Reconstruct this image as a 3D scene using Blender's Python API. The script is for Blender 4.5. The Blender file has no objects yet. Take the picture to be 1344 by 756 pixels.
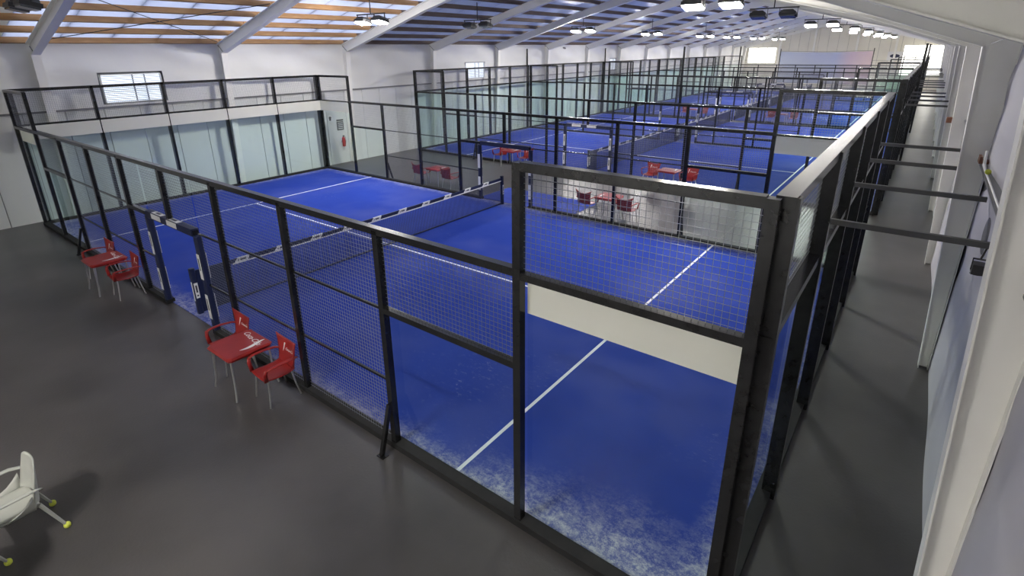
import bpy, math, random
from mathutils import Matrix, Vector
random.seed(7)
scene = bpy.context.scene
C = scene.collection

# ------------------------------------------------------------------ camera
F_PX, CX, CY = 693.76, 664.35, 310.14
cd = bpy.data.cameras.new('camera'); cam = bpy.data.objects.new('camera', cd); C.objects.link(cam)
cd.sensor_width = 36.0; cd.lens = F_PX / 1344 * 36.0
cd.shift_x = (672 - CX) / 1344; cd.shift_y = (CY - 378) / 1344
cd.clip_start = 0.05; cd.clip_end = 300
yaw, pitch, roll = -0.6604, -0.337687, -0.011173
f = Vector((math.sin(yaw)*math.cos(pitch), math.cos(yaw)*math.cos(pitch), math.sin(pitch)))
r = Vector((math.cos(yaw), -math.sin(yaw), 0)); u = r.cross(f)
r2 = r*math.cos(roll) + u*math.sin(roll); u2 = -r*math.sin(roll) + u*math.cos(roll)
m = Matrix((r2, u2, -f)).transposed().to_4x4(); m.translation = (20.6332, -3.6124, 4.8912)
cam.matrix_world = m
scene.camera = cam

# ------------------------------------------------------------------ world, exposure
w = bpy.data.worlds.new('world'); scene.world = w; w.use_nodes = True
w.node_tree.nodes['Background'].inputs[0].default_value = (0.88, 0.93, 1.0, 1)
w.node_tree.nodes['Background'].inputs[1].default_value = 3.0
scene.view_settings.view_transform = 'Standard'
scene.view_settings.look = 'None'
scene.view_settings.gamma = 1.0
scene.view_settings.use_curve_mapping = False
scene.view_settings.exposure = 0.93
scene.cycles.transparent_max_bounces = 48
LAMP = 240.0        # radiance of a lit floodlight lens
WINDOW = .62        # radiance of daylight in a window pane

# ------------------------------------------------------------------ materials
def mat(name, col=(.8, .8, .8), rough=.5, metal=0., spec=.5, emit=None, estr=0.):
    mt = bpy.data.materials.new(name); mt.use_nodes = True
    b = mt.node_tree.nodes['Principled BSDF']
    b.inputs['Base Color'].default_value = (*col, 1); b.inputs['Roughness'].default_value = rough
    b.inputs['Metallic'].default_value = metal; b.inputs['Specular IOR Level'].default_value = spec
    if emit: b.inputs['Emission Color'].default_value = (*emit, 1); b.inputs['Emission Strength'].default_value = estr
    return mt
def N(mt, kind, **kw):
    n = mt.node_tree.nodes.new(kind)
    for k, v in kw.items():
        if hasattr(n, k): setattr(n, k, v)
        else: n.inputs[k.replace('_', ' ')].default_value = v
    return n
def L(mt, a, b): mt.node_tree.links.new(a, b)
def bsdf(mt): return mt.node_tree.nodes['Principled BSDF']
def noisy(name, c1, c2, scale, rough=.6, bump=0., bscale=None, detail=6., metal=0., stretch=(1, 1, 1), spec=.5):
    mt = mat(name, c1, rough, metal, spec)
    tc = N(mt, 'ShaderNodeTexCoord'); mp = N(mt, 'ShaderNodeMapping'); mp.inputs['Scale'].default_value = stretch
    L(mt, tc.outputs['Object'], mp.inputs['Vector'])
    nz = N(mt, 'ShaderNodeTexNoise'); nz.inputs['Scale'].default_value = scale; nz.inputs['Detail'].default_value = detail
    L(mt, mp.outputs[0], nz.inputs['Vector'])
    rp = N(mt, 'ShaderNodeValToRGB'); rp.color_ramp.elements[0].position = .3; rp.color_ramp.elements[1].position = .7
    rp.color_ramp.elements[0].color = (*c1, 1); rp.color_ramp.elements[1].color = (*c2, 1)
    L(mt, nz.outputs['Fac'], rp.inputs[0]); L(mt, rp.outputs[0], bsdf(mt).inputs['Base Color'])
    if bump:
        n2 = N(mt, 'ShaderNodeTexNoise'); n2.inputs['Scale'].default_value = bscale or scale*4
        L(mt, mp.outputs[0], n2.inputs['Vector'])
        bp = N(mt, 'ShaderNodeBump'); bp.inputs['Strength'].default_value = bump; bp.inputs['Distance'].default_value = .02
        L(mt, n2.outputs['Fac'], bp.inputs['Height']); L(mt, bp.outputs[0], bsdf(mt).inputs['Normal'])
    return mt

M = {}
M['floor'] = noisy('grey_concrete', (.046, .043, .043), (.092, .085, .084), .55, rough=.33, bump=.08, bscale=30)
M['steel'] = noisy('black_painted_steel', (.012, .012, .013), (.020, .020, .021), 9, rough=.20)
M['wire'] = mat('galvanised_wire', (.21, .22, .24), .35, .5)
M['kerb'] = noisy('kerb_paint', (.022, .022, .023), (.03, .03, .03), 6, rough=.8, spec=.15)
M['frame'] = noisy('white_painted_steel', (.86, .85, .81), (.90, .89, .85), 1.5, rough=.5)
M['stiff'] = mat('stiffener_edge', (.16, .15, .14), .6)
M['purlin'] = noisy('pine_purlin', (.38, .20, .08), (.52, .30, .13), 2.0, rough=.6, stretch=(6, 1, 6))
M['purlin_dark'] = noisy('shaded_purlin', (.13, .095, .075), (.19, .14, .11), 2.0, rough=.7, stretch=(6, 1, 6))  # shaded copy of the pine purlin; the farther bays' dimness is in its colour
M['roof'] = noisy('roof_sheet', (.46, .50, .58), (.56, .60, .68), .6, rough=.45)
def translucent_sheet(mt, share, col=(.86, .89, 1.0)):
    nt = mt.node_tree; b = bsdf(mt); out = nt.nodes['Material Output']
    tr = nt.nodes.new('ShaderNodeBsdfTranslucent'); tr.inputs[0].default_value = (*col, 1)
    mx = nt.nodes.new('ShaderNodeMixShader'); mx.inputs[0].default_value = share
    nt.links.new(b.outputs[0], mx.inputs[1]); nt.links.new(tr.outputs[0], mx.inputs[2]); nt.links.new(mx.outputs[0], out.inputs[0])
M['roof_dim'] = noisy('dim_roof_sheet', (.40, .44, .54), (.50, .54, .64), .6, rough=.45)  # dimmer, bluer copy of the roof sheet that darkens the far ceiling
translucent_sheet(M['roof'], .35); translucent_sheet(M['roof_dim'], .17, (.74, .80, 1.0))
M['roofback'] = mat('roof_joint', (.10, .09, .10), .8)
M['lining'] = noisy('roof_lining', (.72, .71, .64), (.78, .77, .70), .4, rough=.7)

translucent_sheet(M['lining'], .14, (.95, .94, .88))
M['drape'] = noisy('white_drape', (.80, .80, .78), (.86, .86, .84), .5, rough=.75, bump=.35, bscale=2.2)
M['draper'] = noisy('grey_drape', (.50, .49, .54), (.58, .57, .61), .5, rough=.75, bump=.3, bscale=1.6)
M['panel'] = noisy('wall_panel', (.72, .73, .73), (.79, .80, .79), .7, rough=.6)
M['joint'] = mat('wall_joint', (.16, .16, .17), .8)
M['girt'] = mat('girt_steel', (.22, .22, .23), .5)
M['endwall'] = noisy('cream_panel', (.80, .77, .68), (.86, .83, .75), .6, rough=.7)
M['white'] = noisy('white_vinyl', (.84, .83, .77), (.88, .87, .81), 2.0, rough=.35)
translucent_sheet(M['white'], .4, (.95, .94, .86))
M['line'] = noisy('line_paint', (.78, .80, .84), (.86, .87, .90), 12, rough=.7)
M['pad'] = mat('navy_pad', (.008, .014, .055), .5)
M['netcord'] = mat('net_cord', (.018, .022, .05), .7)
M['label'] = mat('white_label', (.80, .80, .80), .5)
M['mark'] = mat('label_print', (.05, .05, .07), .5)
M['red'] = noisy('red_plastic', (.27, .016, .016), (.32, .022, .020), 4, rough=.34)
M['alu'] = mat('brushed_aluminium', (.60, .60, .61), .32, .9)
M['whiteplastic'] = noisy('white_plastic', (.36, .37, .34), (.42, .43, .39), 4, rough=.42)
M['ball'] = noisy('tennis_felt', (.55, .62, .07), (.66, .72, .12), 40, rough=.95, bump=.4, bscale=120)
M['lamp'] = mat('lamp_housing', (.03, .03, .032), .45)
M['lens_on'] = mat('lit_lens', (.9, .9, .9), .3, emit=(1.0, .955, .90), estr=LAMP)
M['lens_off'] = mat('dark_lens', (.10, .11, .12), .15)
M['daylight'] = mat('daylight_pane', (.9, .9, .9), .2, emit=(.86, .93, 1.0), estr=WINDOW)
M['daylight_warm'] = mat('daylight_far_pane', (.9, .9, .9), .2, emit=(1.0, .97, .88), estr=2.6)
M['slat'] = mat('blind_slat', (.62, .68, .78), .6)
M['winframe'] = mat('window_frame', (.16, .16, .17), .5)
M['extinguisher'] = mat('extinguisher_red', (.42, .02, .02), .3)
M['black'] = mat('black_rubber', (.02, .02, .02), .5)
M['board'] = mat('notice_board', (.07, .075, .08), .6)
M['brown'] = noisy('rusty_bracket', (.16, .07, .04), (.22, .10, .06), 20, rough=.7)
M['bluemat'] = noisy('blue_mat', (.015, .04, .33), (.03, .07, .42), 3, rough=.8)

# glass: clear tinted pane with a mirror-like share that grows at grazing angles
def glass(name, tint):
    mt = bpy.data.materials.new(name); mt.use_nodes = True; nt = mt.node_tree
    for n in list(nt.nodes): nt.nodes.remove(n)
    out = nt.nodes.new('ShaderNodeOutputMaterial'); mx = nt.nodes.new('ShaderNodeMixShader')
    tr = nt.nodes.new('ShaderNodeBsdfTransparent'); tr.inputs[0].default_value = (*tint, 1)
    gl = nt.nodes.new('ShaderNodeBsdfGlossy'); gl.inputs['Roughness'].default_value = .03; gl.inputs[0].default_value = (.9, .95, .95, 1)
    fr = nt.nodes.new('ShaderNodeFresnel'); fr.inputs[0].default_value = 1.45
    mu = nt.nodes.new('ShaderNodeMath'); mu.operation = 'MULTIPLY'; mu.inputs[1].default_value = .9
    ge = nt.nodes.new('ShaderNodeNewGeometry'); iv = nt.nodes.new('ShaderNodeMath'); iv.operation = 'SUBTRACT'; iv.inputs[0].default_value = 1.0
    nt.links.new(ge.outputs['Backfacing'], iv.inputs[1]); m2 = nt.nodes.new('ShaderNodeMath'); m2.operation = 'MULTIPLY'
    nt.links.new(fr.outputs[0], mu.inputs[0]); nt.links.new(mu.outputs[0], m2.inputs[0]); nt.links.new(iv.outputs[0], m2.inputs[1])
    nt.links.new(m2.outputs[0], mx.inputs[0])   # the pane's own back face adds no second reflection
    nt.links.new(tr.outputs[0], mx.inputs[1]); nt.links.new(gl.outputs[0], mx.inputs[2]); nt.links.new(mx.outputs[0], out.inputs[0])
    return mt
M['glass'] = glass('tempered_glass', (.93, .975, .96))

# translucent far net curtain (thin woven screen): partly see-through
def screen(name):
    mt = bpy.data.materials.new(name); mt.use_nodes = True; nt = mt.node_tree
    b = nt.nodes['Principled BSDF']; b.inputs['Roughness'].default_value = .9
    tc = nt.nodes.new('ShaderNodeTexCoord'); sx = nt.nodes.new('ShaderNodeSeparateXYZ'); nt.links.new(tc.outputs['Generated'], sx.inputs[0])
    rp = nt.nodes.new('ShaderNodeValToRGB'); e = rp.color_ramp.elements
    e[0].position = 0; e[0].color = (.60, .68, .82, 1); e[1].position = 1; e[1].color = (.78, .58, .62, 1)
    k = e.new(.62); k.color = (.50, .58, .86, 1)
    k = e.new(.78); k.color = (.72, .55, .68, 1)
    nt.links.new(sx.outputs[0], rp.inputs[0]); nt.links.new(rp.outputs[0], b.inputs['Base Color'])
    b.inputs['Alpha'].default_value = .38
    return mt
M['screen'] = screen('woven_screen')

# blue sanded turf: fibres, worn paler patches and drifts of pale sand along the fences
def turf(name):
    mt = mat(name, (.03, .07, .38), .9, spec=.1)
    tc = N(mt, 'ShaderNodeTexCoord'); P = tc.outputs['Object']
    sx = N(mt, 'ShaderNodeSeparateXYZ'); L(mt, P, sx.inputs[0])
    def noise(scale, detail=6, rough=.6, st=(1, 1, 1)):
        mp = N(mt, 'ShaderNodeMapping'); mp.inputs['Scale'].default_value = st; L(mt, P, mp.inputs[0])
        n = N(mt, 'ShaderNodeTexNoise'); n.inputs['Scale'].default_value = scale; n.inputs['Detail'].default_value = detail
        n.inputs['Roughness'].default_value = rough; L(mt, mp.outputs[0], n.inputs['Vector']); return n.outputs['Fac']
    def math_(op, a, b=None, clamp=False):
        n = N(mt, 'ShaderNodeMath'); n.operation = op; n.use_clamp = clamp
        for i, v in enumerate((a, b)):
            if v is None: continue
            if isinstance(v, (int, float)): n.inputs[i].default_value = v
            else: L(mt, v, n.inputs[i])
        return n.outputs[0]
    def ramp(v, a, b):
        n = N(mt, 'ShaderNodeMapRange'); n.interpolation_type = 'SMOOTHSTEP'
        n.inputs['From Min'].default_value = a; n.inputs['From Max'].default_value = b; L(mt, v, n.inputs['Value']); return n.outputs[0]
    rp = N(mt, 'ShaderNodeValToRGB'); e = rp.color_ramp.elements
    e[0].position = .3; e[0].color = (.016, .042, .29, 1); e[1].position = .72; e[1].color = (.026, .060, .36, 1)
    L(mt, noise(.35, 8), rp.inputs[0])
    # distance to the nearest fence (court object is 20 x 10 with its origin at a corner)
    dx = math_('MINIMUM', sx.outputs[0], math_('SUBTRACT', 20.0, sx.outputs[0]))
    dy = math_('MINIMUM', sx.outputs[1], math_('SUBTRACT', 10.0, sx.outputs[1]))
    d = math_('MINIMUM', dx, dy)
    d = math_('SUBTRACT', d, math_('MULTIPLY', noise(.9, 5), .9))
    d2 = math_('SUBTRACT', math_('ADD', math_('MULTIPLY', sx.outputs[1], .75), math_('MULTIPLY', dx, .12)), math_('MULTIPLY', noise(1.3, 6), .9))
    edge = math_('ADD', math_('MULTIPLY', ramp(d, .05, -.45), .55), math_('MULTIPLY', ramp(d2, .50, -.30), .75), True)
    grain = math_('ADD', math_('MULTIPLY', ramp(noise(4, 9, .8, (1, 1.6, 1)), .44, .60), .5), math_('MULTIPLY', ramp(noise(26, 6, .8), .45, .60), .5))
    s1 = math_('MULTIPLY', edge, math_('ADD', math_('MULTIPLY', grain, .85), math_('MULTIPLY', edge, .18)))
    # worn, sandy middle-ground patches
    s2 = math_('MULTIPLY', ramp(noise(.33, 3), .50, .70), math_('MULTIPLY', ramp(noise(9, 10, .82, (1, 1.8, 1)), .54, .74), .55))
    s3 = math_('MULTIPLY', ramp(noise(.5, 2), .40, .75), .05)
    s = math_('MINIMUM', math_('ADD', math_('ADD', s1, s2), s3), .85)
    mx = N(mt, 'ShaderNodeMix'); mx.data_type = 'RGBA'
    L(mt, s, mx.inputs['Factor']); L(mt, rp.outputs[0], mx.inputs['A']); mx.inputs['B'].default_value = (.62, .62, .66, 1)
    L(mt, mx.outputs['Result'], bsdf(mt).inputs['Base Color'])
    bp = N(mt, 'ShaderNodeBump'); bp.inputs['Strength'].default_value = .25; bp.inputs['Distance'].default_value = .01
    L(mt, noise(60, 2), bp.inputs['Height']); L(mt, bp.outputs[0], bsdf(mt).inputs['Normal'])
    return mt
M['turf'] = turf('blue_sanded_turf')

# ------------------------------------------------------------------ mesh helpers
class MB:
    def __init__(s): s.v = []; s.f = []
    def box(s, x0, x1, y0, y1, z0, z1):
        n = len(s.v); s.v += [(x, y, z) for z in (z0, z1) for y in (y0, y1) for x in (x0, x1)]
        s.f += [tuple(n+i for i in q) for q in ((0, 2, 3, 1), (4, 5, 7, 6), (0, 1, 5, 4), (2, 6, 7, 3), (0, 4, 6, 2), (1, 3, 7, 5))]; return s
    def bevbox(s, x0, x1, y0, y1, z0, z1, b):
        # box with chamfered vertical edges and a chamfered top rim
        n = len(s.v)
        def ring(z, i):
            a, c, d, e = x0+i, x1-i, y0+i, y1-i
            return [(a+b, d, z), (c-b, d, z), (c, d+b, z), (c, e-b, z), (c-b, e, z), (a+b, e, z), (a, e-b, z), (a, d+b, z)]
        rs = [ring(z0, 0), ring(z1-b*.5, 0), ring(z1, b*.5)]
        for q in rs: s.v += q
        for k in range(2):
            for i in range(8):
                j = (i+1) % 8; s.f.append((n+k*8+i, n+k*8+j, n+k*8+8+j, n+k*8+8+i))
        s.f.append(tuple(n+i for i in range(7, -1, -1))); s.f.append(tuple(n+16+i for i in range(8))); return s
    def prism(s, poly, y0, y1):            # polygon in XZ extruded along Y
        n = len(s.v); k = len(poly)
        s.v += [(x, y0, z) for x, z in poly] + [(x, y1, z) for x, z in poly]
        s.f.append(tuple(range(n, n+k))); s.f.append(tuple(range(n+2*k-1, n+k-1, -1)))
        for i in range(k): j = (i+1) % k; s.f.append((n+i, n+k+i, n+k+j, n+j))
        return s
    def tube(s, pts, rad, k=8, up=(0, 0, 1), flat=1.0, caps=True):
        pts = [Vector(p) for p in pts]; n0 = len(s.v)
        rads = rad if isinstance(rad, (list, tuple)) else [rad]*len(pts)
        for i, p in enumerate(pts):
            t = (pts[min(i+1, len(pts)-1)] - pts[max(i-1, 0)]).normalized()
            a = t.cross(Vector(up))
            if a.length < 1e-4: a = t.cross(Vector((1, 0, 0)))
            a.normalize(); b = t.cross(a).normalized()
            for j in range(k):
                an = 2*math.pi*j/k + math.pi/k
                s.v.append(tuple(p + a*math.cos(an)*rads[i] + b*math.sin(an)*rads[i]*flat))
        for i in range(len(pts)-1):
            for j in range(k):
                q = (j+1) % k; s.f.append((n0+i*k+j, n0+i*k+q, n0+(i+1)*k+q, n0+(i+1)*k+j))
        if caps:
            s.f.append(tuple(n0+j for j in range(k-1, -1, -1))); e = n0+(len(pts)-1)*k; s.f.append(tuple(e+j for j in range(k)))
        return s
    def grid(s, fn, nu, nv):
        n = len(s.v)
        for j in range(nv+1):
            for i in range(nu+1): s.v.append(tuple(fn(i/nu, j/nv)))
        for j in range(nv):
            for i in range(nu):
                a = n+j*(nu+1)+i; s.f.append((a, a+1, a+nu+2, a+nu+1))
        return s
    def shell(s, fn, nu, nv, th):          # grid with thickness along its normals
        e = 1e-3; n = len(s.v); W = nu+1
        P0 = []; P1 = []
        for j in range(nv+1):
            for i in range(nu+1):
                a, b = i/nu, j/nv
                p = Vector(fn(a, b))
                du = Vector(fn(min(a+e, 1), b)) - Vector(fn(max(a-e, 0), b)); dv = Vector(fn(a, min(b+e, 1))) - Vector(fn(a, max(b-e, 0)))
                nn = du.cross(dv).normalized(); P0.append(tuple(p+nn*th/2)); P1.append(tuple(p-nn*th/2))
        s.v += P0+P1; K = len(P0)
        for j in range(nv):
            for i in range(nu):
                a = j*W+i
                s.f.append((n+a, n+a+1, n+a+W+1, n+a+W)); s.f.append((n+K+a, n+K+a+W, n+K+a+W+1, n+K+a+1))
        rim = [i for i in range(W)] + [j*W+nu for j in range(1, nv+1)] + [nv*W+i for i in range(nu-1, -1, -1)] + [j*W for j in range(nv-1, 0, -1)]
        for i in range(len(rim)):
            a, b = rim[i], rim[(i+1) % len(rim)]; s.f.append((n+a, n+K+a, n+K+b, n+b))
        return s
    def lathe(s, prof, k=20, cx=0, cy=0):
        n = len(s.v)
        for (rr, z) in prof:
            for j in range(k): a = 2*math.pi*j/k; s.v.append((cx+rr*math.cos(a), cy+rr*math.sin(a), z))
        for i in range(len(prof)-1):
            for j in range(k): q = (j+1) % k; s.f.append((n+i*k+j, n+i*k+q, n+(i+1)*k+q, n+(i+1)*k+j))
        s.f.append(tuple(n+j for j in range(k-1, -1, -1))); e = n+(len(prof)-1)*k; s.f.append(tuple(e+j for j in range(k)))
        return s
    def mesh(s, name, smooth=False):
        me = bpy.data.meshes.new(name); me.from_pydata(s.v, [], s.f); me.update()
        if smooth:
            for p in me.polygons: p.use_smooth = True
        return me
def obj(name, me, mt, parent=None, loc=(0, 0, 0), rot=None):
    if isinstance(me, MB): me = me.mesh(name)
    if mt and not me.materials: me.materials.append(M[mt] if isinstance(mt, str) else mt)
    o = bpy.data.objects.new(name, me); C.objects.link(o); o.location = loc
    if rot: o.rotation_euler = rot
    if parent: o.parent = parent
    return o
def empty(name, loc=(0, 0, 0), rz=0):
    o = bpy.data.objects.new(name, None); C.objects.link(o); o.location = loc; o.rotation_euler = (0, 0, rz); o.empty_display_size = .1; return o
def tag(o, label=None, cat=None, group=None, kind=None):
    if label: o['label'] = label
    if cat: o['category'] = cat
    if group: o['group'] = group
    if kind: o['kind'] = kind
    return o
def struct(name, me, mt, parent=None, loc=(0, 0, 0)):
    o = obj(name, me, mt, parent, loc); o['kind'] = 'structure'; return o
def copy_tree(o, parent=None):
    c = o.copy(); C.objects.link(c); c.parent = parent
    for ch in [x for x in o.children]: copy_tree(ch, c)
    return c
CACHE = {}
def cached(key, fn, mt):
    k = (key, mt)
    if k not in CACHE:
        b = fn(); me = b.mesh(str(key[0])) if isinstance(b, MB) else b
        me.materials.append(M[mt]); CACHE[k] = me
    return CACHE[k]
def cbox(name, sx, sy, sz, mt, parent, loc):   # box from its low corner, mesh shared by size
    me = cached((name, round(sx, 3), round(sy, 3), round(sz, 3)), lambda: MB().box(0, sx, 0, sy, 0, sz), mt)
    return obj(name, me, None, parent, loc)

# ------------------------------------------------------------------ the hall
XL, XR, YN, YF = -0.5, 21.5, -9.0, 78.0
XM = 10.5
FR = [0.9 + 5.43*k for k in range(-1, 15)]
zl = lambda x: 5.40 + .265*(x - XL)             # roof sheets, left slope
zr = lambda x: 5.10 + .293*(XR - x)             # lining, right slope
ZRIDGE = zl(XM)
floor = struct('floor', MB().box(XL-.3, XR+.3, YN-.3, YF+.3, -.2, 0), 'floor')

# left wall: backing, one sheet panel after another up to the girt, a drape per bay above
wall_left = struct('wall_left', MB().box(XL-.25, XL-.05, YN, YF, 0, 5.6), 'joint')
pm = MB().box(0, .05, .011, 1.019, 0, 3.25).mesh('wall_panel'); pm.materials.append(M['panel'])
for i in range(int((YF-YN)/1.03)):
    obj('wall_panel', pm, None, wall_left, (XL-.05, YN + i*1.03, 0))
obj('girt', MB().box(XL-.05, XL+.06, YN, YF, 3.25, 3.31), 'girt', wall_left)
WINS = {1: (2.42, 4.20, 3.40, 4.30), 2: (19.95, 21.62, 3.38, 4.26), 3: (37.6, 38.7, 3.3, 4.18)}
def drape_mesh(seed, z0, z1, win=None, amp=.085, span=5.43, side=1):
    rnd = random.Random(seed); ph = [rnd.uniform(0, 6.28) for _ in range(6)]
    def fn(a, b):
        y = a*span; z = z0 + (z1-z0)*b
        sag = math.exp(-((a-.5)/.33)**2)
        d = amp*(.55*math.sin(9*(b + .55*sag) + ph[0])*b*(.4+sag) + .4*math.sin(17*b*(1-.3*sag) + 6*a + ph[1])*b
                 + .35*math.sin(5*a + ph[2]) + .25*math.sin(13*a + 3*b + ph[3]))
        return (side*(.03 + abs(amp)*.9 + d), y, z)
    b = MB().grid(fn, 60, 30)
    if win:
        y0, y1, w0, w1 = win
        keep = []
        for q in b.f:
            cy = sum(b.v[i][1] for i in q)/4; cz = sum(b.v[i][2] for i in q)/4
            if not (y0 < cy < y1 and w0 < cz < w1): keep.append(q)
        b.f = keep
    return b.mesh('drape', True)
for k in range(15):
    y = FR[k]; win = None
    for n, (a, b, c, d) in WINS.items():
        if y < a < y+5.43: win = (a-y-.03, b-y+.03, c-.03, d+.03)
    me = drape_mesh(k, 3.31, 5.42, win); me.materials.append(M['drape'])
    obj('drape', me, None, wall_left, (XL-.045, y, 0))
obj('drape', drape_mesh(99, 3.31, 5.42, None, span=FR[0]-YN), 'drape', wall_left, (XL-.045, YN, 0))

# windows with blinds
def window(n, y0, y1, z0, z1):
    o = tag(empty('window_%d' % n, (XL, y0, z0)), kind='structure'); W, H = y1-y0, z1-z0
    obj('pane', MB().box(-.035, -.025, 0, W, 0, H), 'daylight', o)
    fr = MB()
    for a, b, c, d in ((0, W, 0, .03), (0, W, H-.03, H), (0, .03, 0, H), (W-.03, W, 0, H)): fr.box(-.04, .055, a, b, c, d)
    obj('window_frame', fr, 'label', o)
    for q in (.52, .72): obj('glazing_bar', MB().box(-.02, .01, W*q-.018, W*q+.018, 0, H), 'winframe', o)
    ns = 15
    sm = MB().box(.004, .022, .03, W-.03, 0, .028).mesh('slat'); sm.materials.append(M['slat'])
    for i in range(ns): obj('slat', sm, None, o, (0, 0, H*(i+.7)/ns))
for n, a in WINS.items(): window(n, *a)

# right wall: panels below a ledge, drapes above
wall_right = struct('wall_right', MB().box(XR+.02, XR+.25, YN, YF, 0, 5.3), 'joint')
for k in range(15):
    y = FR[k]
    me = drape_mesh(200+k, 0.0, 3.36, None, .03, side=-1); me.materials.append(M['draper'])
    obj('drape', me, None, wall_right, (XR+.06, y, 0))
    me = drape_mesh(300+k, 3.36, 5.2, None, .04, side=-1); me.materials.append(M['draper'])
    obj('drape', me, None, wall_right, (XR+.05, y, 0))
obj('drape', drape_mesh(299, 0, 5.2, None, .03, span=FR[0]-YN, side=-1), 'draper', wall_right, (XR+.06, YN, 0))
obj('ledge', MB().box(XR-.12, XR+.03, YN, YF, 3.345, 3.365), 'girt', wall_right)

# wall behind the viewer and far end wall
gab = [(XL-.25, 0), (XR+.25, 0), (XR+.25, 5.35), (XM, ZRIDGE+.1), (XL-.25, 5.6)]
struct('wall_near', MB().prism(gab, YN-.25, YN), 'panel')
wall_far = struct('wall_far', MB().prism(gab, YF+.05, YF+.3), 'joint')
pw = 1.1
for i in range(20):
    x0 = XL + i*pw; x1 = x0 + pw
    tz = lambda x: (zl(x) if x < XM else zr(x))
    for nm, za, zb in (('wall_panel', 0., 3.3), ('wall_panel', 3.3, None)):
        b = MB(); top0 = zb or tz(x0+.01); top1 = zb or tz(x1-.01)
        b.prism([(x0+.012, za+.012), (x1-.012, za+.012), (x1-.012, top1-.02), (x0+.012, top0-.02)], YF-.02, YF+.05)
        obj(nm, b, 'endwall', wall_far)
for x in (3.9, 7.9, 12.6, 16.6):
    obj('wind_post', MB().box(x-.11, x+.11, YF-.28, YF-.02, 0, (zl(x) if x < XM else zr(x))-.2), 'frame', wall_far)
def far_window(n, x0, x1, z0, z1, bars):
    o = tag(empty('window_%d' % n, (x0, YF-.03, z0)), kind='structure'); W, H = x1-x0, z1-z0
    obj('pane', MB().box(0, W, -.02, -.008, 0, H), 'daylight_warm', o)
    for i in range(bars+1):
        x = W*i/bars; obj('glazing_bar', MB().box(x-.03, x+.03, -.06, -.02, 0, H), 'winframe', o)
    for z in (0, H): obj('window_rail', MB().box(0, W, -.06, -.02, z-.03, z+.03), 'winframe', o)
far_window(4, .0, 3.5, 2.9, 4.9, 3)
far_window(5, 17.4, 21.3, 1.6, 5.0, 3)

# ceiling: sheets, purlins, ridge
ceiling = struct('ceiling', MB().box(XM-.2, XM+.2, YN-.25, YF+.3, ZRIDGE+.03, ZRIDGE+.12), 'roofback')
jm = MB().prism([(XL-.25, zl(XL-.25)+.012), (XM, ZRIDGE+.045), (XM, ZRIDGE+.10), (XL-.25, zl(XL-.25)+.06)], -.035, .035).mesh('joint_batten'); jm.materials.append(M['roofback'])
obj('eave_cap', MB().box(XR-.02, XR+.3, YN-.25, YF+.3, zr(XR)-.02, zr(XR)+.12), 'roofback', ceiling)
obj('eave_cap', MB().box(XL-.3, XL+.02, YN-.25, YF+.3, zl(XL)-.02, zl(XL)+.12), 'roofback', ceiling)
SW = 1.33
def sheet(name, slope):
    b = MB()
    if slope == 'l': b.prism([(XL-.05, zl(XL-.05)-.03), (XM, ZRIDGE-.03), (XM, ZRIDGE+.04), (XL-.05, zl(XL-.05)+.01)], .01, SW-.01)
    else: b.prism([(XM, ZRIDGE-.03), (XR+.05, zr(XR+.05)-.03), (XR+.05, zr(XR+.05)+.01), (XM, ZRIDGE+.04)], 0, SW+.001)
    return b.mesh(name)
sl = sheet('roof_sheet', 'l'); sl.materials.append(M['roof']); sl_dim = sheet('roof_sheet', 'l'); sl_dim.materials.append(M['roof_dim']); sln = sheet('roof_sheet', 'l'); sln.materials.append(M['lining']); sr = sheet('roof_sheet', 'r'); sr.materials.append(M['lining'])
for i in range(int((YF-YN)/SW)+1):
    obj('joint_batten', jm, None, ceiling, (0, YN+i*SW, 0))
    obj('roof_sheet', sln if YN+i*SW < -.9 else sl if YN+i*SW < 11.2 else sl_dim, None, ceiling, (0, YN+i*SW, 0)); obj('roof_sheet', sr, None, ceiling, (0, YN+i*SW, 0))  # unseen near sheets of the left slope are lined to darken the floor corner
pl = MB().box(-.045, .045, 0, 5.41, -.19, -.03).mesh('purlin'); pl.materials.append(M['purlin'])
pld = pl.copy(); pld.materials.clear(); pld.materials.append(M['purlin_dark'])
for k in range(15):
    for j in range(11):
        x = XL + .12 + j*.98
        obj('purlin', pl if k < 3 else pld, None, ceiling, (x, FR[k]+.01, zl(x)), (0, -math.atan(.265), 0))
br = MB()
for a, b in (((3.9, 1.1), (.0, 6.1)), ((.0, 1.1), (3.9, 6.1))):
    br.tube([(a[0], a[1], zl(a[0])-.22), (b[0], b[1], zl(b[0])-.22)], .012, 6)
obj('bracing_rod', br, 'black', ceiling)

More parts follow.
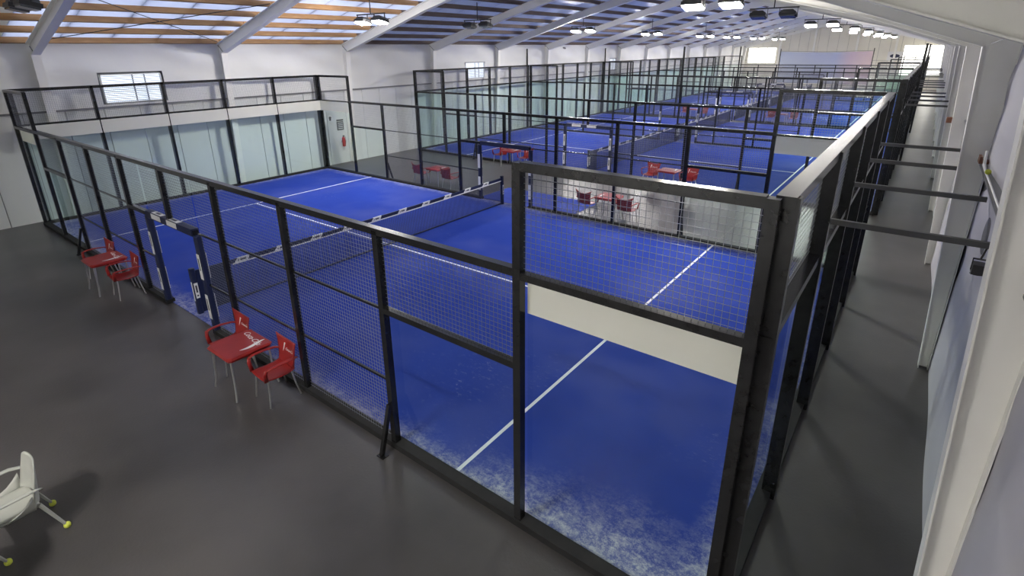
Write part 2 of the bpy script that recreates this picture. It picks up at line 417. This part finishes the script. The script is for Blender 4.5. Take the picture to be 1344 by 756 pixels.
# steel portal frames
def portal():
    root = empty('portal_frame')
    tag(root, 'white steel portal frame with tapered columns and rafters carrying the roof', 'beam', 'portal frames along the hall')
    FW, T = .11, .014
    tl = lambda x: zl(x)-.19
    tr = lambda x: zr(x)-.03
    def beam(name, outer, inner):           # two edge lines (lists of XZ points), web between and flanges on both
        b = MB()
        b.prism(list(outer) + list(reversed(inner)), -.008, .008)
        for line in (outer, inner):
            for (x0, z0), (x1, z1) in zip(line[:-1], line[1:]):
                d = Vector((x1-x0, 0, z1-z0)).normalized(); nx, nz = -d.z*T/2, d.x*T/2
                b.prism([(x0+nx, z0+nz), (x1+nx, z1+nz), (x1-nx, z1-nz), (x0-nx, z0-nz)], -FW, FW)
        return obj(name, b, 'frame', root)
    beam('column', [(XL+.01, 0), (XL+.01, 5.15)], [(-.36, 0), (-.09, 4.92)])
    beam('column', [(XR-.01, 0), (XR-.01, 5.04)], [(21.37, 0), (21.10, 4.88)])
    beam('rafter', [(XL+.01, 5.2), (5, tl(5)), (XM, tl(XM))], [(-.09, 4.92), (5, 6.37), (XM, 7.66)])
    beam('rafter', [(XR-.01, 5.06), (19.1, tr(19.1)), (XM, tr(XM))], [(21.10, 4.88), (19.08, 5.56), (XM, 7.66)])
    obj('stiffener', MB().tube([(XL+.04, 0, 5.2), (-.1, 0, 4.93)], .012, 4).tube([(XL+.04, -.012, 5.2), (-.1, -.012, 4.93)], .014, 4), 'stiff', root)
    obj('stiffener', MB().tube([(21.11, -.012, 4.89), (21.36, -.012, 5.08)], .010, 4), 'frame', root)
    return root
NTH = 'first second third fourth fifth sixth seventh eighth ninth tenth eleventh twelfth thirteenth fourteenth fifteenth sixteenth'.split()
pf = portal()
for i, y in enumerate(FR):
    o = pf if i == 0 else copy_tree(pf)
    o.location = (0, y, 0)
    o['label'] = 'white steel portal frame with tapered columns, %s from the open-floor end of the hall' % NTH[i]

# ------------------------------------------------------------------ courts
def wires(w, h):
    b = MB(); t = .0017
    n = max(1, round(w/.052)); q = max(1, round(h/.052))
    def bar(x0, x1, y0, y1, z0, z1):
        k = len(b.v); b.v += [(x, y, z) for z in (z0, z1) for y in (y0, y1) for x in (x0, x1)]
        fs = ((0, 2, 3, 1), (4, 5, 7, 6), (0, 1, 5, 4), (2, 6, 7, 3), (0, 4, 6, 2), (1, 3, 7, 5))
        fs = fs[2:] if z1-z0 > .02 else (fs[0], fs[1], fs[2], fs[3])
        b.f += [tuple(k+i for i in f_) for f_ in fs]
    for i in range(n): x = w*(i+.5)/n; bar(x-t, x+t, -t, t, 0, h)
    for i in range(q): z = h*(i+.5)/q; bar(0, w, -3*t, -t, z-t, z+t)
    return b
PW = .085
def mesh_bay(parent, a, b, z0, z1, off, axis):
    me = cached(('mesh_panel', round(b-a, 3), round(z1-z0, 3)), lambda: wires(b-a, z1-z0), 'wire')
    if axis == 'x': return obj('mesh_panel', me, None, parent, (a, off, z0))
    return obj('mesh_panel', me, None, parent, (off, a, z0), (0, 0, math.pi/2))
def glass_bay(parent, a, b, z0, z1, off, axis, band=False, side=1):
    g = .006
    if axis == 'x':
        o = cbox('glass_panel', b-a-2*g, .012, z1-z0, 'glass', parent, (a+g, off-.006, z0))
        if band:
            c = cbox('white_band', b-a-2*g, .003, .40, 'white', o, (0, .013 if side > 0 else -.004, z1-z0-.42))
    else:
        o = cbox('glass_panel', .012, b-a-2*g, z1-z0, 'glass', parent, (off-.006, a+g, z0))
        if band: cbox('white_band', .003, b-a-2*g, .40, 'white', o, (.013 if side > 0 else -.004, 0, z1-z0-.42))
    return o

def long_fence(root, Y, out, braces=True, band=False):
    """fence along X at world Y; out = -1/+1 is the outer side"""
    yo = Y + (0 if out > 0 else -PW)            # posts stand on the outer side
    yg = Y - out*.03                            # glass hangs on the court side
    ym = Y + out*.02
    X = [0, 2, 4, 6, 8, 10, 12, 14, 16, 18, 20]
    for x in X:
        if x == 10: cbox('post', PW, PW, .98, 'steel', root, (x-PW/2, yo, 2.0)); continue
        h = 4.0 if x in (0, 2, 18, 20) else 3.0
        cbox('post', PW, PW, h, 'steel', root, (x-PW/2, yo, 0))
    cbox('top_rail', 16-PW, PW, .08, 'steel', root, (2+PW/2, yo, 2.95))
    for x in (0, 18):
        for z in (2.95, 3.95): cbox('rail', 2-PW, PW, .08 if z > 3 else .07, 'steel', root, (x+PW/2, yo, z-.02))
        glass_bay(root, x+.05, x+1.99, .09, 2.98, yg, 'x', band, -1)
        mesh_bay(root, x+.04, x+1.96, 3.0, 3.95, ym, 'x')
    for x in (2, 16):
        cbox('rail', 2-PW, PW, .07, 'steel', root, (x+PW/2, yo, 1.97))
        glass_bay(root, x+.02, x+1.98, .09, 2.0, yg, 'x')
        mesh_bay(root, x+.04, x+1.96, 2.03, 2.97, ym, 'x')
        if not braces: continue
        cx = 4 if x == 2 else 16
        b = MB().tube([(0, out*.02, .68), (0, out*.21, .02)], .036, 4)
        obj('brace', b, 'steel', root, (cx-.0, Y+out*.08, 0))
        cbox('foot_plate', .12, .10, .012, 'steel', root, (cx-.06, Y+out*.28-.05, 0))
    for x in (4, 6, 12, 14):
        for z in (1.0, 2.0): cbox('thin_rail', 2-PW, .03, .03, 'steel', root, (x+PW/2, Y+out*.04-.015, z-.015))
        mesh_bay(root, x+.04, x+1.96, .09, 2.97, ym, 'x')
    # the opening at the net
    cbox('door_header', 3.0, PW, .08, 'steel', root, (8+PW/2, yo, 1.92))
    cbox('thin_rail', .86, .03, .03, 'steel', root, (11.1, Y+out*.04-.015, 1.95))
    for a in (8.0, 11.1):
        cbox('thin_rail', .80, .03, .03, 'steel', root, (a+.06, Y+out*.04-.015, .985)); mesh_bay(root, a+.06, a+.86, .09, 2.97, ym, 'x')
    mesh_bay(root, 8.95, 11.1, 2.03, 2.97, ym, 'x')
    cbox('base_beam', 9.0, .15, .085, 'kerb', root, (0, Y-.10 if out < 0 else Y-.05, 0))
    cbox('base_beam', 9.0, .15, .085, 'kerb', root, (11.0, Y-.10 if out < 0 else Y-.05, 0))
    for x in (8.93, 11.05):
        p = obj('door_pad', cached(('door_pad', 1), lambda: MB().bevbox(-.06, .06, -.06, .06, 0, 1.92, .025), 'pad'), None, root, (x, Y+out*.04, 0))
        for z in (.32, 1.10):
            for s in (-1, 1):
                obj('pad_label', cached(('pad_label', 1), lambda: MB().box(-.05, .05, -.002, .002, 0, .48), 'label'), None, p, (0, s*.0625, z))
                obj('pad_print', cached(('pad_print', 1), lambda: MB().box(-.018, .018, -.0015, .0015, .17, .40), 'mark'), None, p, (0, s*.0655, z)) if s == out else None
    hp = cbox('header_pad', 2.0, .13, .13, 'pad', root, (9.0, Y+out*.04-.065, 1.90))
    for q in (.28, .98):
        cbox('pad_label', .42, .004, .10, 'label', hp, (q, -.005 if out < 0 else .131, .02))
        cbox('pad_label', .42, .10, .004, 'label', hp, (q, .015, .1305))
        cbox('pad_print', .20, .05, .002, 'mark', hp, (q+.1, .04, .1345))

def back_wall(root, X, out, Y0, Y1, band=False):
    PD = .14                                    # deep end-wall posts
    xo = X + (0 if out > 0 else -PD); xg = X - out*.03; xm = X + out*.02
    ys = [Y0 + (Y1-Y0)*i/5 for i in range(6)]
    for i, y in enumerate(ys):
        yy = y-PW/2
        if i == 0: yy = y+.02
        if i == 5: yy = y-PW-.02
        cbox('post', PD, PW, 4.0, 'steel', root, (xo, yy, 0))
    for z in (2.95, 3.95): cbox('top_rail' if z > 3 else 'rail', .12, Y1-Y0, .08, 'steel', root, (xo if out > 0 else X-.12, Y0, z-.02))
    cbox('base_beam', .15, Y1-Y0, .085, 'kerb', root, (X-.10 if out < 0 else X-.05, Y0, 0))
    for a, b in zip(ys[:-1], ys[1:]):
        glass_bay(root, a+.01, b-.01, .09, 2.98, xg, 'y', band, 1)
        mesh_bay(root, a+.04, b-.04, 3.0, 3.95, xm, 'y')

def net_obj(Y0, label):
    root = tag(empty('court_net', (10, Y0, .0005)), label, 'net', 'nets across the blue courts')
    for y in (.12, 9.88):
        p = obj('net_post', cached(('net_post', 1), lambda: MB().bevbox(-.05, .05, -.05, .05, .0185, .98, .02), 'pad'), None, root, (0, y, 0))
        for s in (-1, 1):
            obj('post_label', cached(('post_label', 1), lambda: MB().box(-.002, .002, -.035, .035, .36, .68), 'label'), None, p, (s*.052, 0, 0))
            obj('post_print', cached(('post_print', 1), lambda: MB().box(-.001, .001, -.015, .015, .48, .63).box(-.001, .001, -.016, .016, .40, .43), 'mark'), None, p, (s*.0555, 0, 0))
        obj('post_label', cached(('post_label', 2), lambda: MB().box(-.02, .02, -.002, .002, .30, .70), 'label'), None, p, (0, -.052 if y < 5 else .052, 0))
    def zt(t): return .92 - .04*math.sin(math.pi*t)
    def cords():
        b = MB(); n = 240; Lw = 9.66; t = .0034
        for i in range(n):
            y = .17 + Lw*(i+.5)/n; zz = zt((i+.5)/n); k = len(b.v)
            b.v += [(x, y+d, z) for z in (.04, zz-.10) for d in (-t, t) for x in (-t, t)]
            b.f += [tuple(k+j for j in q) for q in ((0, 1, 5, 4), (2, 6, 7, 3), (0, 4, 6, 2), (1, 3, 7, 5))]
        for i in range(26):
            z0 = .05 + .78*i/25
            pts = [(0, .17 + Lw*q/12, z0*(zt(q/12)/.92)) for q in range(13)]
            b.tube(pts, t, 4, caps=False)
        return b
    o = obj('net_mesh', cached(('net_mesh', 1), cords, 'netcord'), None, root); o['kind'] = 'stuff'
    def tape(a, b, y0, y1, th):
        m_ = MB(); n = 24
        for i in range(n):
            s0, s1 = i/n, (i+1)/n; ya, yb = y0+(y1-y0)*s0, y0+(y1-y0)*s1
            za, zb = zt((ya-.17)/9.66), zt((yb-.17)/9.66); k = len(m_.v)
            m_.v += [(x, y, z) for (y, zz) in ((ya, za), (yb, zb)) for z in (zz-a, zz-b) for x in (-th, th)]
            m_.f += [tuple(k+j for j in q) for q in ((0, 1, 5, 4), (2, 6, 7, 3), (0, 4, 6, 2), (1, 3, 7, 5))]
        return m_
    obj('net_tape', cached(('net_tape', 1), lambda: tape(0, .085, .17, 9.83, .012), 'pad'), None, root)
    obj('tape_edge', cached(('tape_edge', 1), lambda: tape(.085, .115, .9, 9.83, .010), 'label'), None, root)
    obj('net_end', cached(('net_end', 1), lambda: tape(.08, .86, .17, .82, .008), 'pad'), None, root)
    obj('bottom_tape', cached(('bottom_tape', 1), lambda: MB().box(-.012, .012, .17, 9.83, .03, .065), 'pad'), None, root)
    lab = lambda: MB().prism([(-.17, 0), (.12, 0), (.17, .095), (-.09, .095)], -.016, .016)
    for i in range(10):
        y = 1.1 + i*.88
        o = obj('tape_label', cached(('tape_label', 1), lab, 'label'), None, root, (0, y, zt((y-.17)/9.66)-.09), (0, 0, math.pi/2))
        obj('label_print', cached(('label_print', 1), lambda: MB().box(-.04, .08, -.0175, .0175, .03, .065).prism([(-.095, .03), (-.06, .03), (-.078, .065)], -.0175, .0175), 'mark'), None, o)
    return root

COURTS = [0.0, 15.60, 25.80, 36.80, 47.00, 57.20]
ORD = ['first', 'second', 'third', 'fourth', 'fifth', 'sixth']
def court(i, Y0):
    rank = ORD[i]
    t = obj('court_turf', cached(('court_turf', 1), lambda: MB().box(0, 20, 0, 10, 0, .018), 'turf'), None, None, (0, Y0, 0))
    tag(t, {0: 'blue sanded turf of the court bordering the open dark grey floor'}.get(i, 'blue turf of the %s court counted from the open grey floor' % rank), 'court', 'blue padel courts')
    for x in (3.05, 16.95): cbox('court_line', .05, 9.9, .004, 'line', t, (x-.025, .05, .018))
    cbox('court_line', 13.85, .05, .0036, 'line', t, (3.075, 4.975, .018))
    g = tag(empty('court_cage', (0, Y0, 0)), {0: 'black steel, mesh and glass cage around the court bordering the open grey floor',
              1: 'black steel and glass cage across the furnished aisle from the first court'}.get(i, 'black steel and glass cage of the %s court counted from the open grey floor' % rank), 'fence', 'padel court cages')
    has_far = i in (0, 2, 5)
    long_fence(g, 0.0, -1, i in (0, 1, 3), i == 0)
    if has_far: long_fence(g, 10.0, 1, i == 0, i == 0)
    back_wall(g, 0.0, -1, 0, 10.0, i == 0); back_wall(g, 20.0, 1, 0, 10.0, i == 0)
    net_obj(Y0, {0: 'dark net with labelled white tape on the court bordering the open grey floor'}.get(i, 'dark net across the %s court counted from the open grey floor' % rank))
    # ties from the cage to the hall wall
    for y in (3.0, 5.1, 7.2, 9.2):
        if i > 4: break
        obj('wall_tie', cached(('wall_tie', 1), lambda: MB().box(0, 1.42, -.025, .025, -.03, .03), 'steel_tie'), None, g, (20.06, y, 3.07))
M['steel_tie'] = mat('grey_painted_tie', (.10, .10, .10), .5)
for i, y in enumerate(COURTS): court(i, y)

# tall divider posts between the second and third courts, and a woven screen near the far end
tp = MB().bevbox(-.044, .044, -.044, .044, 0, 5.0, .012)
tpm = tp.mesh('divider_post'); tpm.materials.append(M['steel'])
for y, where in ((25.65, 'between the second and third courts'), (36.33, 'in the gap after the third court')):
    for x in (-.22, 10, 20.24):
        tag(obj('divider_post', tpm, None, None, (x, y, 0)), 'tall thin black post %s %s' % ({-.22: 'beside the window wall', 10: 'at the net ends', 20.24: 'beside the tied wall'}[x], where), 'post', 'tall posts ' + where)
sc = MB().shell(lambda a, b: (6.2+9.0*a, .06*math.sin(22*a)*(1-b*.5), 1.0+3.45*b - .10*math.sin(math.pi*a)*b), 60, 8, .012)
scr = tag(empty('divider_screen', (0, 67.6, 0)), 'pale blue and pink woven screen hanging beyond the last court', 'screen')
obj('screen_cloth', sc, 'screen', scr)
for x in (6.15, 15.25): obj('screen_post', MB().box(x-.04, x+.04, -.04, .04, 0, 4.75), 'steel', scr)
obj('top_wire', MB().tube([(6.15, 0, 4.5), (10.7, 0, 4.40), (15.25, 0, 4.5)], .012, 5), 'black', scr)
bn = tag(empty('wall_banner', (15.9, YF-.03, 3.3)), 'small white banner with a blue oval mark on the far wall', 'banner')
obj('banner_cloth', MB().box(0, 1.5, -.03, -.005, 0, 1.0), 'label', bn)
obj('oval_mark', MB().prism([(.75+.5*math.cos(a*math.pi/10), .5+.22*math.sin(a*math.pi/10)) for a in range(20)], -.04, -.03), 'pad', bn)

# blue mat outside the opening of the first court
tag(obj('blue_mat', MB().bevbox(8.8, 12.55, 10.12, 11.82, 0, .015, .02), 'bluemat'), 'blue turf mat on the grey aisle floor outside the first court opening', 'mat')

# ------------------------------------------------------------------ floodlights
def text_mesh(body, size, extrude=.001, shear=0.):
    cu = bpy.data.curves.new('lettering', 'FONT'); cu.body = body; cu.size = size; cu.extrude = extrude; cu.align_x = 'CENTER'; cu.align_y = 'CENTER'; cu.shear = shear
    cu.resolution_u = 2
    o = bpy.data.objects.new('lettering', cu); C.objects.link(o)
    dg = bpy.context.evaluated_depsgraph_get(); me = bpy.data.meshes.new_from_object(o.evaluated_get(dg))
    bpy.data.objects.remove(o); return me

def floodlight(on, tilt=.22):
    root = empty('floodlight_pair')
    obj('cross_bar', MB().box(-.75, .75, -.02, .02, .22, .26), 'lamp', root)
    obj('drop_rod', MB().tube([(0, 0, .26), (0, 0, 1.02)], .018, 8), 'lamp', root)
    for s in (-.45, .45):
        h = obj('lamp_head', cached(('lamp_head', 1), lambda: MB().box(-.25, .25, -.19, .19, -.02, .07).prism([(-.25, .07), (.25, .07), (.14, .15), (-.14, .15)], -.15, .15), 'lamp'), None, root, (s, 0, 0), (-tilt, 0, 0))
        lens = 'lens_on' if on else 'lens_off'
        obj('lens', cached(('lens', on), lambda: MB().box(-.22, .22, -.165, .165, -.062, -.0205), lens), None, h)
        obj('yoke', cached(('yoke', 1), lambda: MB().box(-.275, -.262, -.02, .02, 0, .24).box(.262, .275, -.02, .02, 0, .24).box(-.275, .275, -.02, .02, .22, .24), 'lamp'), None, root, (s, 0, 0))
    return root
LON = floodlight(True); LOFF = floodlight(False)
lit = []; dark = []
LL = [(-.2, 0), (9.08, 1), (14.7, 0), (23.6, 1), (32.9, 1), (43.9, 1), (51.5, 1), (61.0, 1), (71.0, 1)]  # last pair of both rows added to brighten the far end wall
RL = [(-6.0, 1), (10.4, 1), (16.7, 0), (26.4, 1), (35.0, 1), (43.0, 1), (52.0, 1), (61.5, 1), (71.0, 1)]  # first pair is unseen, placed behind the viewer to light the white band
used = {True: False, False: False}
for X, rows, roofz, side in ((5.0, LL, zl, 'timber purlin'), (16.1, RL, zr, 'smooth lined')):
    for y, on in rows:
        on = bool(on); src = LON if on else LOFF
        o = src if not used[on] else copy_tree(src); used[on] = True
        o.location = (X, y, 5.88)
        rod = [c for c in o.children if c.name.startswith('drop_rod')][0]
        rod.scale = (1, 1, 1); top = roofz(X)-.05-5.88
        rod.data = MB().tube([(0, 0, .26), (0, 0, top)], .018, 8).mesh('drop_rod'); rod.data.materials.append(M['lamp'])
        pos = [q for q, c in rows if bool(c) == on].index(y)
        tag(o, 'pair of %s floodlights, %s %s pair under the %s roof slope' % (('lit', NTH[pos], 'lit', side) if on else ('dark', NTH[pos], 'unlit', side)), 'lamp',
            ('lit ' if on else 'unlit ')+'floodlights under the %s slope' % side)

# ------------------------------------------------------------------ red chairs and tables
def red_chair():
    root = empty('armchair')
    prof = [(.245, .435), (.16, .425), (.0, .415), (-.14, .42), (-.205, .45), (-.235, .53), (-.262, .63), (-.285, .72), (-.305, .80)]
    wid = [.205, .228, .232, .230, .225, .225, .230, .250, .285]
    def samp(arr, t):
        q = t*(len(arr)-1); i = min(int(q), len(arr)-2); a = q-i
        if isinstance(arr[0], tuple): return tuple(arr[i][k]*(1-a)+arr[i+1][k]*a for k in range(2))
        return arr[i]*(1-a)+arr[i+1]*a
    def seat(a, b):
        t = b*.5; x, z = samp(prof, t); s = 2*a-1
        return (x, s*samp(wid, t), z + .02*s*s)
    def back(a, b):
        t = .5 + b*.5; x, z = samp(prof, t); s = 2*a-1
        return (x + .05*s*s*(.3+b), s*samp(wid, t), z + .085*abs(s)**2.2*b*b)
    obj('seat', MB().shell(seat, 12, 10, .014).mesh('seat', True), 'red', root)
    bk = obj('backrest', MB().shell(back, 14, 12, .014).mesh('backrest', True), 'red', root)
    st = MB().tube([(-.236, -.135, .61), (-.266, -.105, .745)], [.004, .016], 6, up=(1, 0, 0), flat=.5)
    obj('white_stroke', st, 'label', bk)
    tm = text_mesh('Coca-Cola', .058, .001, .3); tm.materials.append(M['label'])
    obj('lettering', tm, None, bk, (-.246, .06, .67), (math.radians(90)-.24, 0, math.radians(90)))
    for s in (-1, 1):
        obj('armrest', MB().tube([(-.262, s*.215, .63), (-.17, s*.262, .655), (0, s*.285, .665), (.15, s*.285, .66), (.225, s*.270, .645)], [.030, .032, .034, .034, .028], 8, flat=.4)
            .tube([(.222, s*.27, .648), (.238, s*.255, .58), (.225, s*.225, .445)], [.028, .030, .034], 8, up=(0, 1, 0), flat=.45).mesh('armrest', True), 'red', root)
        obj('leg', MB().tube([(.19, s*.19, .42), (.21, s*.215, .2), (.235, s*.225, 0)], .0125, 8), 'alu', root)
        obj('leg', MB().tube([(-.17, s*.18, .43), (-.20, s*.205, .2), (-.245, s*.22, 0)], .0125, 8), 'alu', root)
    return root
def red_table():
    root = empty('square_table')
    tp = obj('table_top', MB().bevbox(-.35, .35, -.35, .35, .69, .722, .05), 'red', root)
    obj('rim', MB().bevbox(-.33, .33, -.33, .33, .655, .69, .04), 'red', root)
    tm = text_mesh('Coca-Cola', .125, .0006, .35); tm.materials.append(M['label'])
    obj('lettering', tm, None, tp, (.0, .20, .7226), (0, 0, -.12))
    wv = MB(); n = 14
    for i in range(n):
        a, b = i/n, (i+1)/n
        f1 = lambda t: (.20+.022*math.sin(t*5.2), -.10+.40*t, .007+.024*math.sin(math.pi*t)**.7)
        xa, ya, ha = f1(a); xb, yb, hb = f1(b); k = len(wv.v)
        wv.v += [(xa-ha, ya, .7228), (xa+ha, ya, .7228), (xb+hb, yb, .7228), (xb-hb, yb, .7228)]
        wv.f.append((k, k+1, k+2, k+3))
    obj('white_ribbon', wv, 'label', tp)
    for sx in (-1, 1):
        for sy in (-1, 1):
            obj('leg', MB().tube([(sx*.29, sy*.29, .67), (sx*.30, sy*.30, .3), (sx*.315, sy*.315, .12), (sx*.335, sy*.335, 0)], .015, 8), 'alu', root)
    return root
chair0 = red_chair(); table0 = red_table(); first = {'c': True, 't': True}
def put(kind, x, y, rz, label, group):
    src = chair0 if kind == 'c' else table0
    o = src if first[kind] else copy_tree(src); first[kind] = False
    o.location = (x, y, 0); o.rotation_euler = (0, 0, rz)
    tag(o, label, 'chair' if kind == 'c' else 'table', group)
S, Nn = -math.pi/2, math.pi/2
sets = [ # chair x, table x, chair x, fence y, facing, place
  (12.40, 13.07, 13.73, -.08, S, 'against the first cage near its strut', 'on the open grey floor'),
  (6.32, 7.10, 7.80, -.08, S, 'against the first cage past its opening', 'on the open grey floor'),
  (5.62, 6.40, 7.14, 10.08, Nn, 'in the aisle behind the first cage', 'in the aisle'),
  (12.96, 13.62, 14.28, 10.08, Nn, 'in the aisle by the blue mat', 'in the aisle'),
  (5.75, 6.45, 7.15, 15.50, S, 'in the aisle against the second cage', 'in the aisle'),
  (12.95, 13.70, 14.40, 15.50, S, 'against the second cage facing the mat', 'in the aisle'),
  (6.55, 7.25, 7.95, 36.68, S, 'in the gap behind the third cage', 'in the gap'),
  (12.45, 13.15, 13.85, 36.68, S, 'in the gap near the tied wall', 'in the gap'),
]
for k, (a, t, b, fy, face, place, grp) in enumerate(sets):
    sg = -1 if face == S else 1
    for x, which in ((a, 0), (b, 1)):
        put('c', x, fy+sg*.31, face + random.uniform(-.08, .08), 'red armchair on the %s side of the table ' % ('tied-wall' if which else 'window-wall') + place, 'red armchairs ' + place)
    put('t', t, fy+sg*.42 + (-.03 if k == 0 else 0), 0 if k != 3 else math.pi, 'square red table ' + place, 'red tables ' + grp)

# ------------------------------------------------------------------ white chairs with ball feet
def white_chair():
    root = empty('garden_chair')
    def back(a, b):
        s = 2*a-1; w_ = abs(s)
        z = .40 + (.47 - .09*w_**8)*b
        return (-.235 - .06*b + (.05 + .04*(1-b))*w_**2.2, s*(.258 - .022*b), z)
    def seat(a, b):
        s = 2*a-1; return (.24-.45*b, s*(.245-.02*b), .43-.02*math.sin(b*2.6)+.015*s*s)
    obj('seat', MB().shell(seat, 10, 10, .012).mesh('seat', True), 'whiteplastic', root)
    obj('backrest', MB().shell(back, 20, 12, .012).mesh('backrest', True), 'whiteplastic', root)
    obj('apron', MB().tube([(.23, -.24, .41), (-.2, -.22, .41), (-.2, .22, .41), (.23, .24, .41), (.23, -.24, .41)], .02, 6), 'whiteplastic', root)
    for s in (-1, 1):
        obj('armrest', MB().tube([(-.255, s*.235, .60), (-.215, s*.275, .635), (-.12, s*.30, .655), (.12, s*.30, .655), (.24, s*.285, .64)], [.022, .026, .030, .030, .024], 8, flat=.45).mesh('armrest', True), 'whiteplastic', root)
        obj('side_panel', MB().shell(lambda a, b: (-.17+.24*a, s*(.25+.03*b), .40+.16*b*(1-a)**2+.03*b), 4, 4, .012).mesh('side_panel', True), 'whiteplastic', root)
        for x0, x1 in ((-.20, -.345), (.21, .30)):
            lg = obj('leg', MB().tube([(x0, s*.22, .42), (x1, s*.248, .03)], [.028, .019], 8, flat=.7), 'whiteplastic', root)
            obj('ball_foot', MB().lathe([(.004, .0), (.02, .003), (.031, .014), (.034, .032), (.031, .05), (.02, .062), (.004, .066)], 14, x1, s*.25).mesh('ball_foot', True), 'ball', lg)
        obj('arm_post', MB().tube([(.235, s*.285, .64), (.225, s*.245, .42)], [.024, .03], 8, flat=.6), 'whiteplastic', root)
    return root
wc = white_chair(); wc.location = (13.83, -3.43, 0); wc.rotation_euler = (0, 0, S+.02)
tag(wc, 'white plastic armchair with green ball feet, backrest turned to the red tables', 'chair', 'white plastic armchairs on the open floor')
w2 = copy_tree(wc); w2.location = (14.38, -3.945, 0); w2.rotation_euler = (0, 0, S-.05)
tag(w2, 'white plastic armchair with green ball feet standing beside another white chair', 'chair', 'white plastic armchairs on the open floor')

# ------------------------------------------------------------------ things on the walls
ex = tag(empty('fire_extinguisher', (XL+.16, 11.22, .78)), 'red fire extinguisher on the pale wall under a dark notice', 'extinguisher')
obj('cylinder', MB().lathe([(.055, 0), (.075, .02), (.075, .36), (.05, .42), (.028, .44)], 16).mesh('cylinder', True), 'extinguisher', ex)
obj('valve', MB().lathe([(.028, .44), (.028, .49), (.018, .50)], 10).box(-.01, .09, -.012, .012, .49, .51), 'black', ex)
obj('hose', MB().tube([(0, .03, .47), (0, .10, .42), (0, .11, .25), (0, .09, .1)], .012, 8), 'black', ex)
obj('bracket', MB().box(-.12, -.07, -.04, .04, .2, .26), 'girt', ex)
nb = tag(empty('notice_board', (XL+.012, 11.05, 1.52)), 'dark notice on the pale wall above the extinguisher', 'sign')
obj('board', MB().box(0, .02, 0, .34, 0, .38), 'board', nb)
for i in range(4): obj('print_line', MB().box(.02, .0225, .04, .30, .06+.08*i, .09+.08*i), 'panel', nb)
obj('top_strip', MB().box(0, .03, 0, .34, .42, .48), 'board', nb)
rs = tag(empty('round_sign', (XL+.012, 10.72, 2.08)), 'small round white sign with dark figure on the pale wall', 'sign')
obj('plate', MB().tube([(0, 0, 0), (.015, 0, 0)], .15, 24), 'label', rs)
obj('figure', MB().box(.016, .019, -.05, .04, -.09, .09).box(.016, .019, -.08, .07, .02, .05), 'board', rs)

fl = tag(empty('small_spotlight', (21.36, 3.0, 2.825)), 'small dark spotlight hanging from the cage tie beside the wall', 'lamp')
obj('head', MB().box(-.05, .05, -.07, .07, -.05, .05).lathe([(.055, -.06), (.05, -.05)], 12), 'lamp', fl)
obj('yoke', MB().box(-.058, -.05, -.012, .012, -.02, .10).box(.05, .058, -.012, .012, -.02, .10).box(-.058, .058, -.012, .012, .09, .10), 'lamp', fl)
obj('stem', MB().tube([(0, 0, .10), (.02, .01, .205)], .009, 6), 'lamp', fl)
cv = tag(obj('foam_strip', MB().tube([(XR-.09, 5.85, 3.56), (XR-.09, 5.70, 3.40), (XR-.09, 5.45, 3.381), (XR-.09, 5.0, 3.378), (XR-.09, 4.0, 3.377), (XR-.09, 2.4, 3.377)], [.014, .020, .015, .012, .011, .011], 8), 'label'),
         'white foam strip lying along the ledge of the draped wall', 'strip')
tag(obj('tennis_ball', MB().lathe([(.002, -.033), (.016, -.029), (.028, -.018), (.033, 0), (.028, .018), (.016, .029), (.002, .033)], 16).mesh('tennis_ball', True), 'ball', None, (XR-.09, 5.05, 3.424)),
    'yellow green tennis ball stuck on the wall ledge', 'ball')
tag(obj('rusty_bracket', MB().box(-.08, .06, -.12, .12, -.03, .0).box(-.08, -.05, -.12, .12, 0, .06), 'brown', None, (XR-.06, 5.95, 3.42)), 'brown rusty bracket on the column beside the wall ledge', 'bracket')
tag(obj('alarm_box', MB().bevbox(-.05, .05, -.05, .05, 0, .12, .012), 'brown', None, (21.12, 11.62, 3.3)), 'small reddish box fixed to a wall column', 'box')
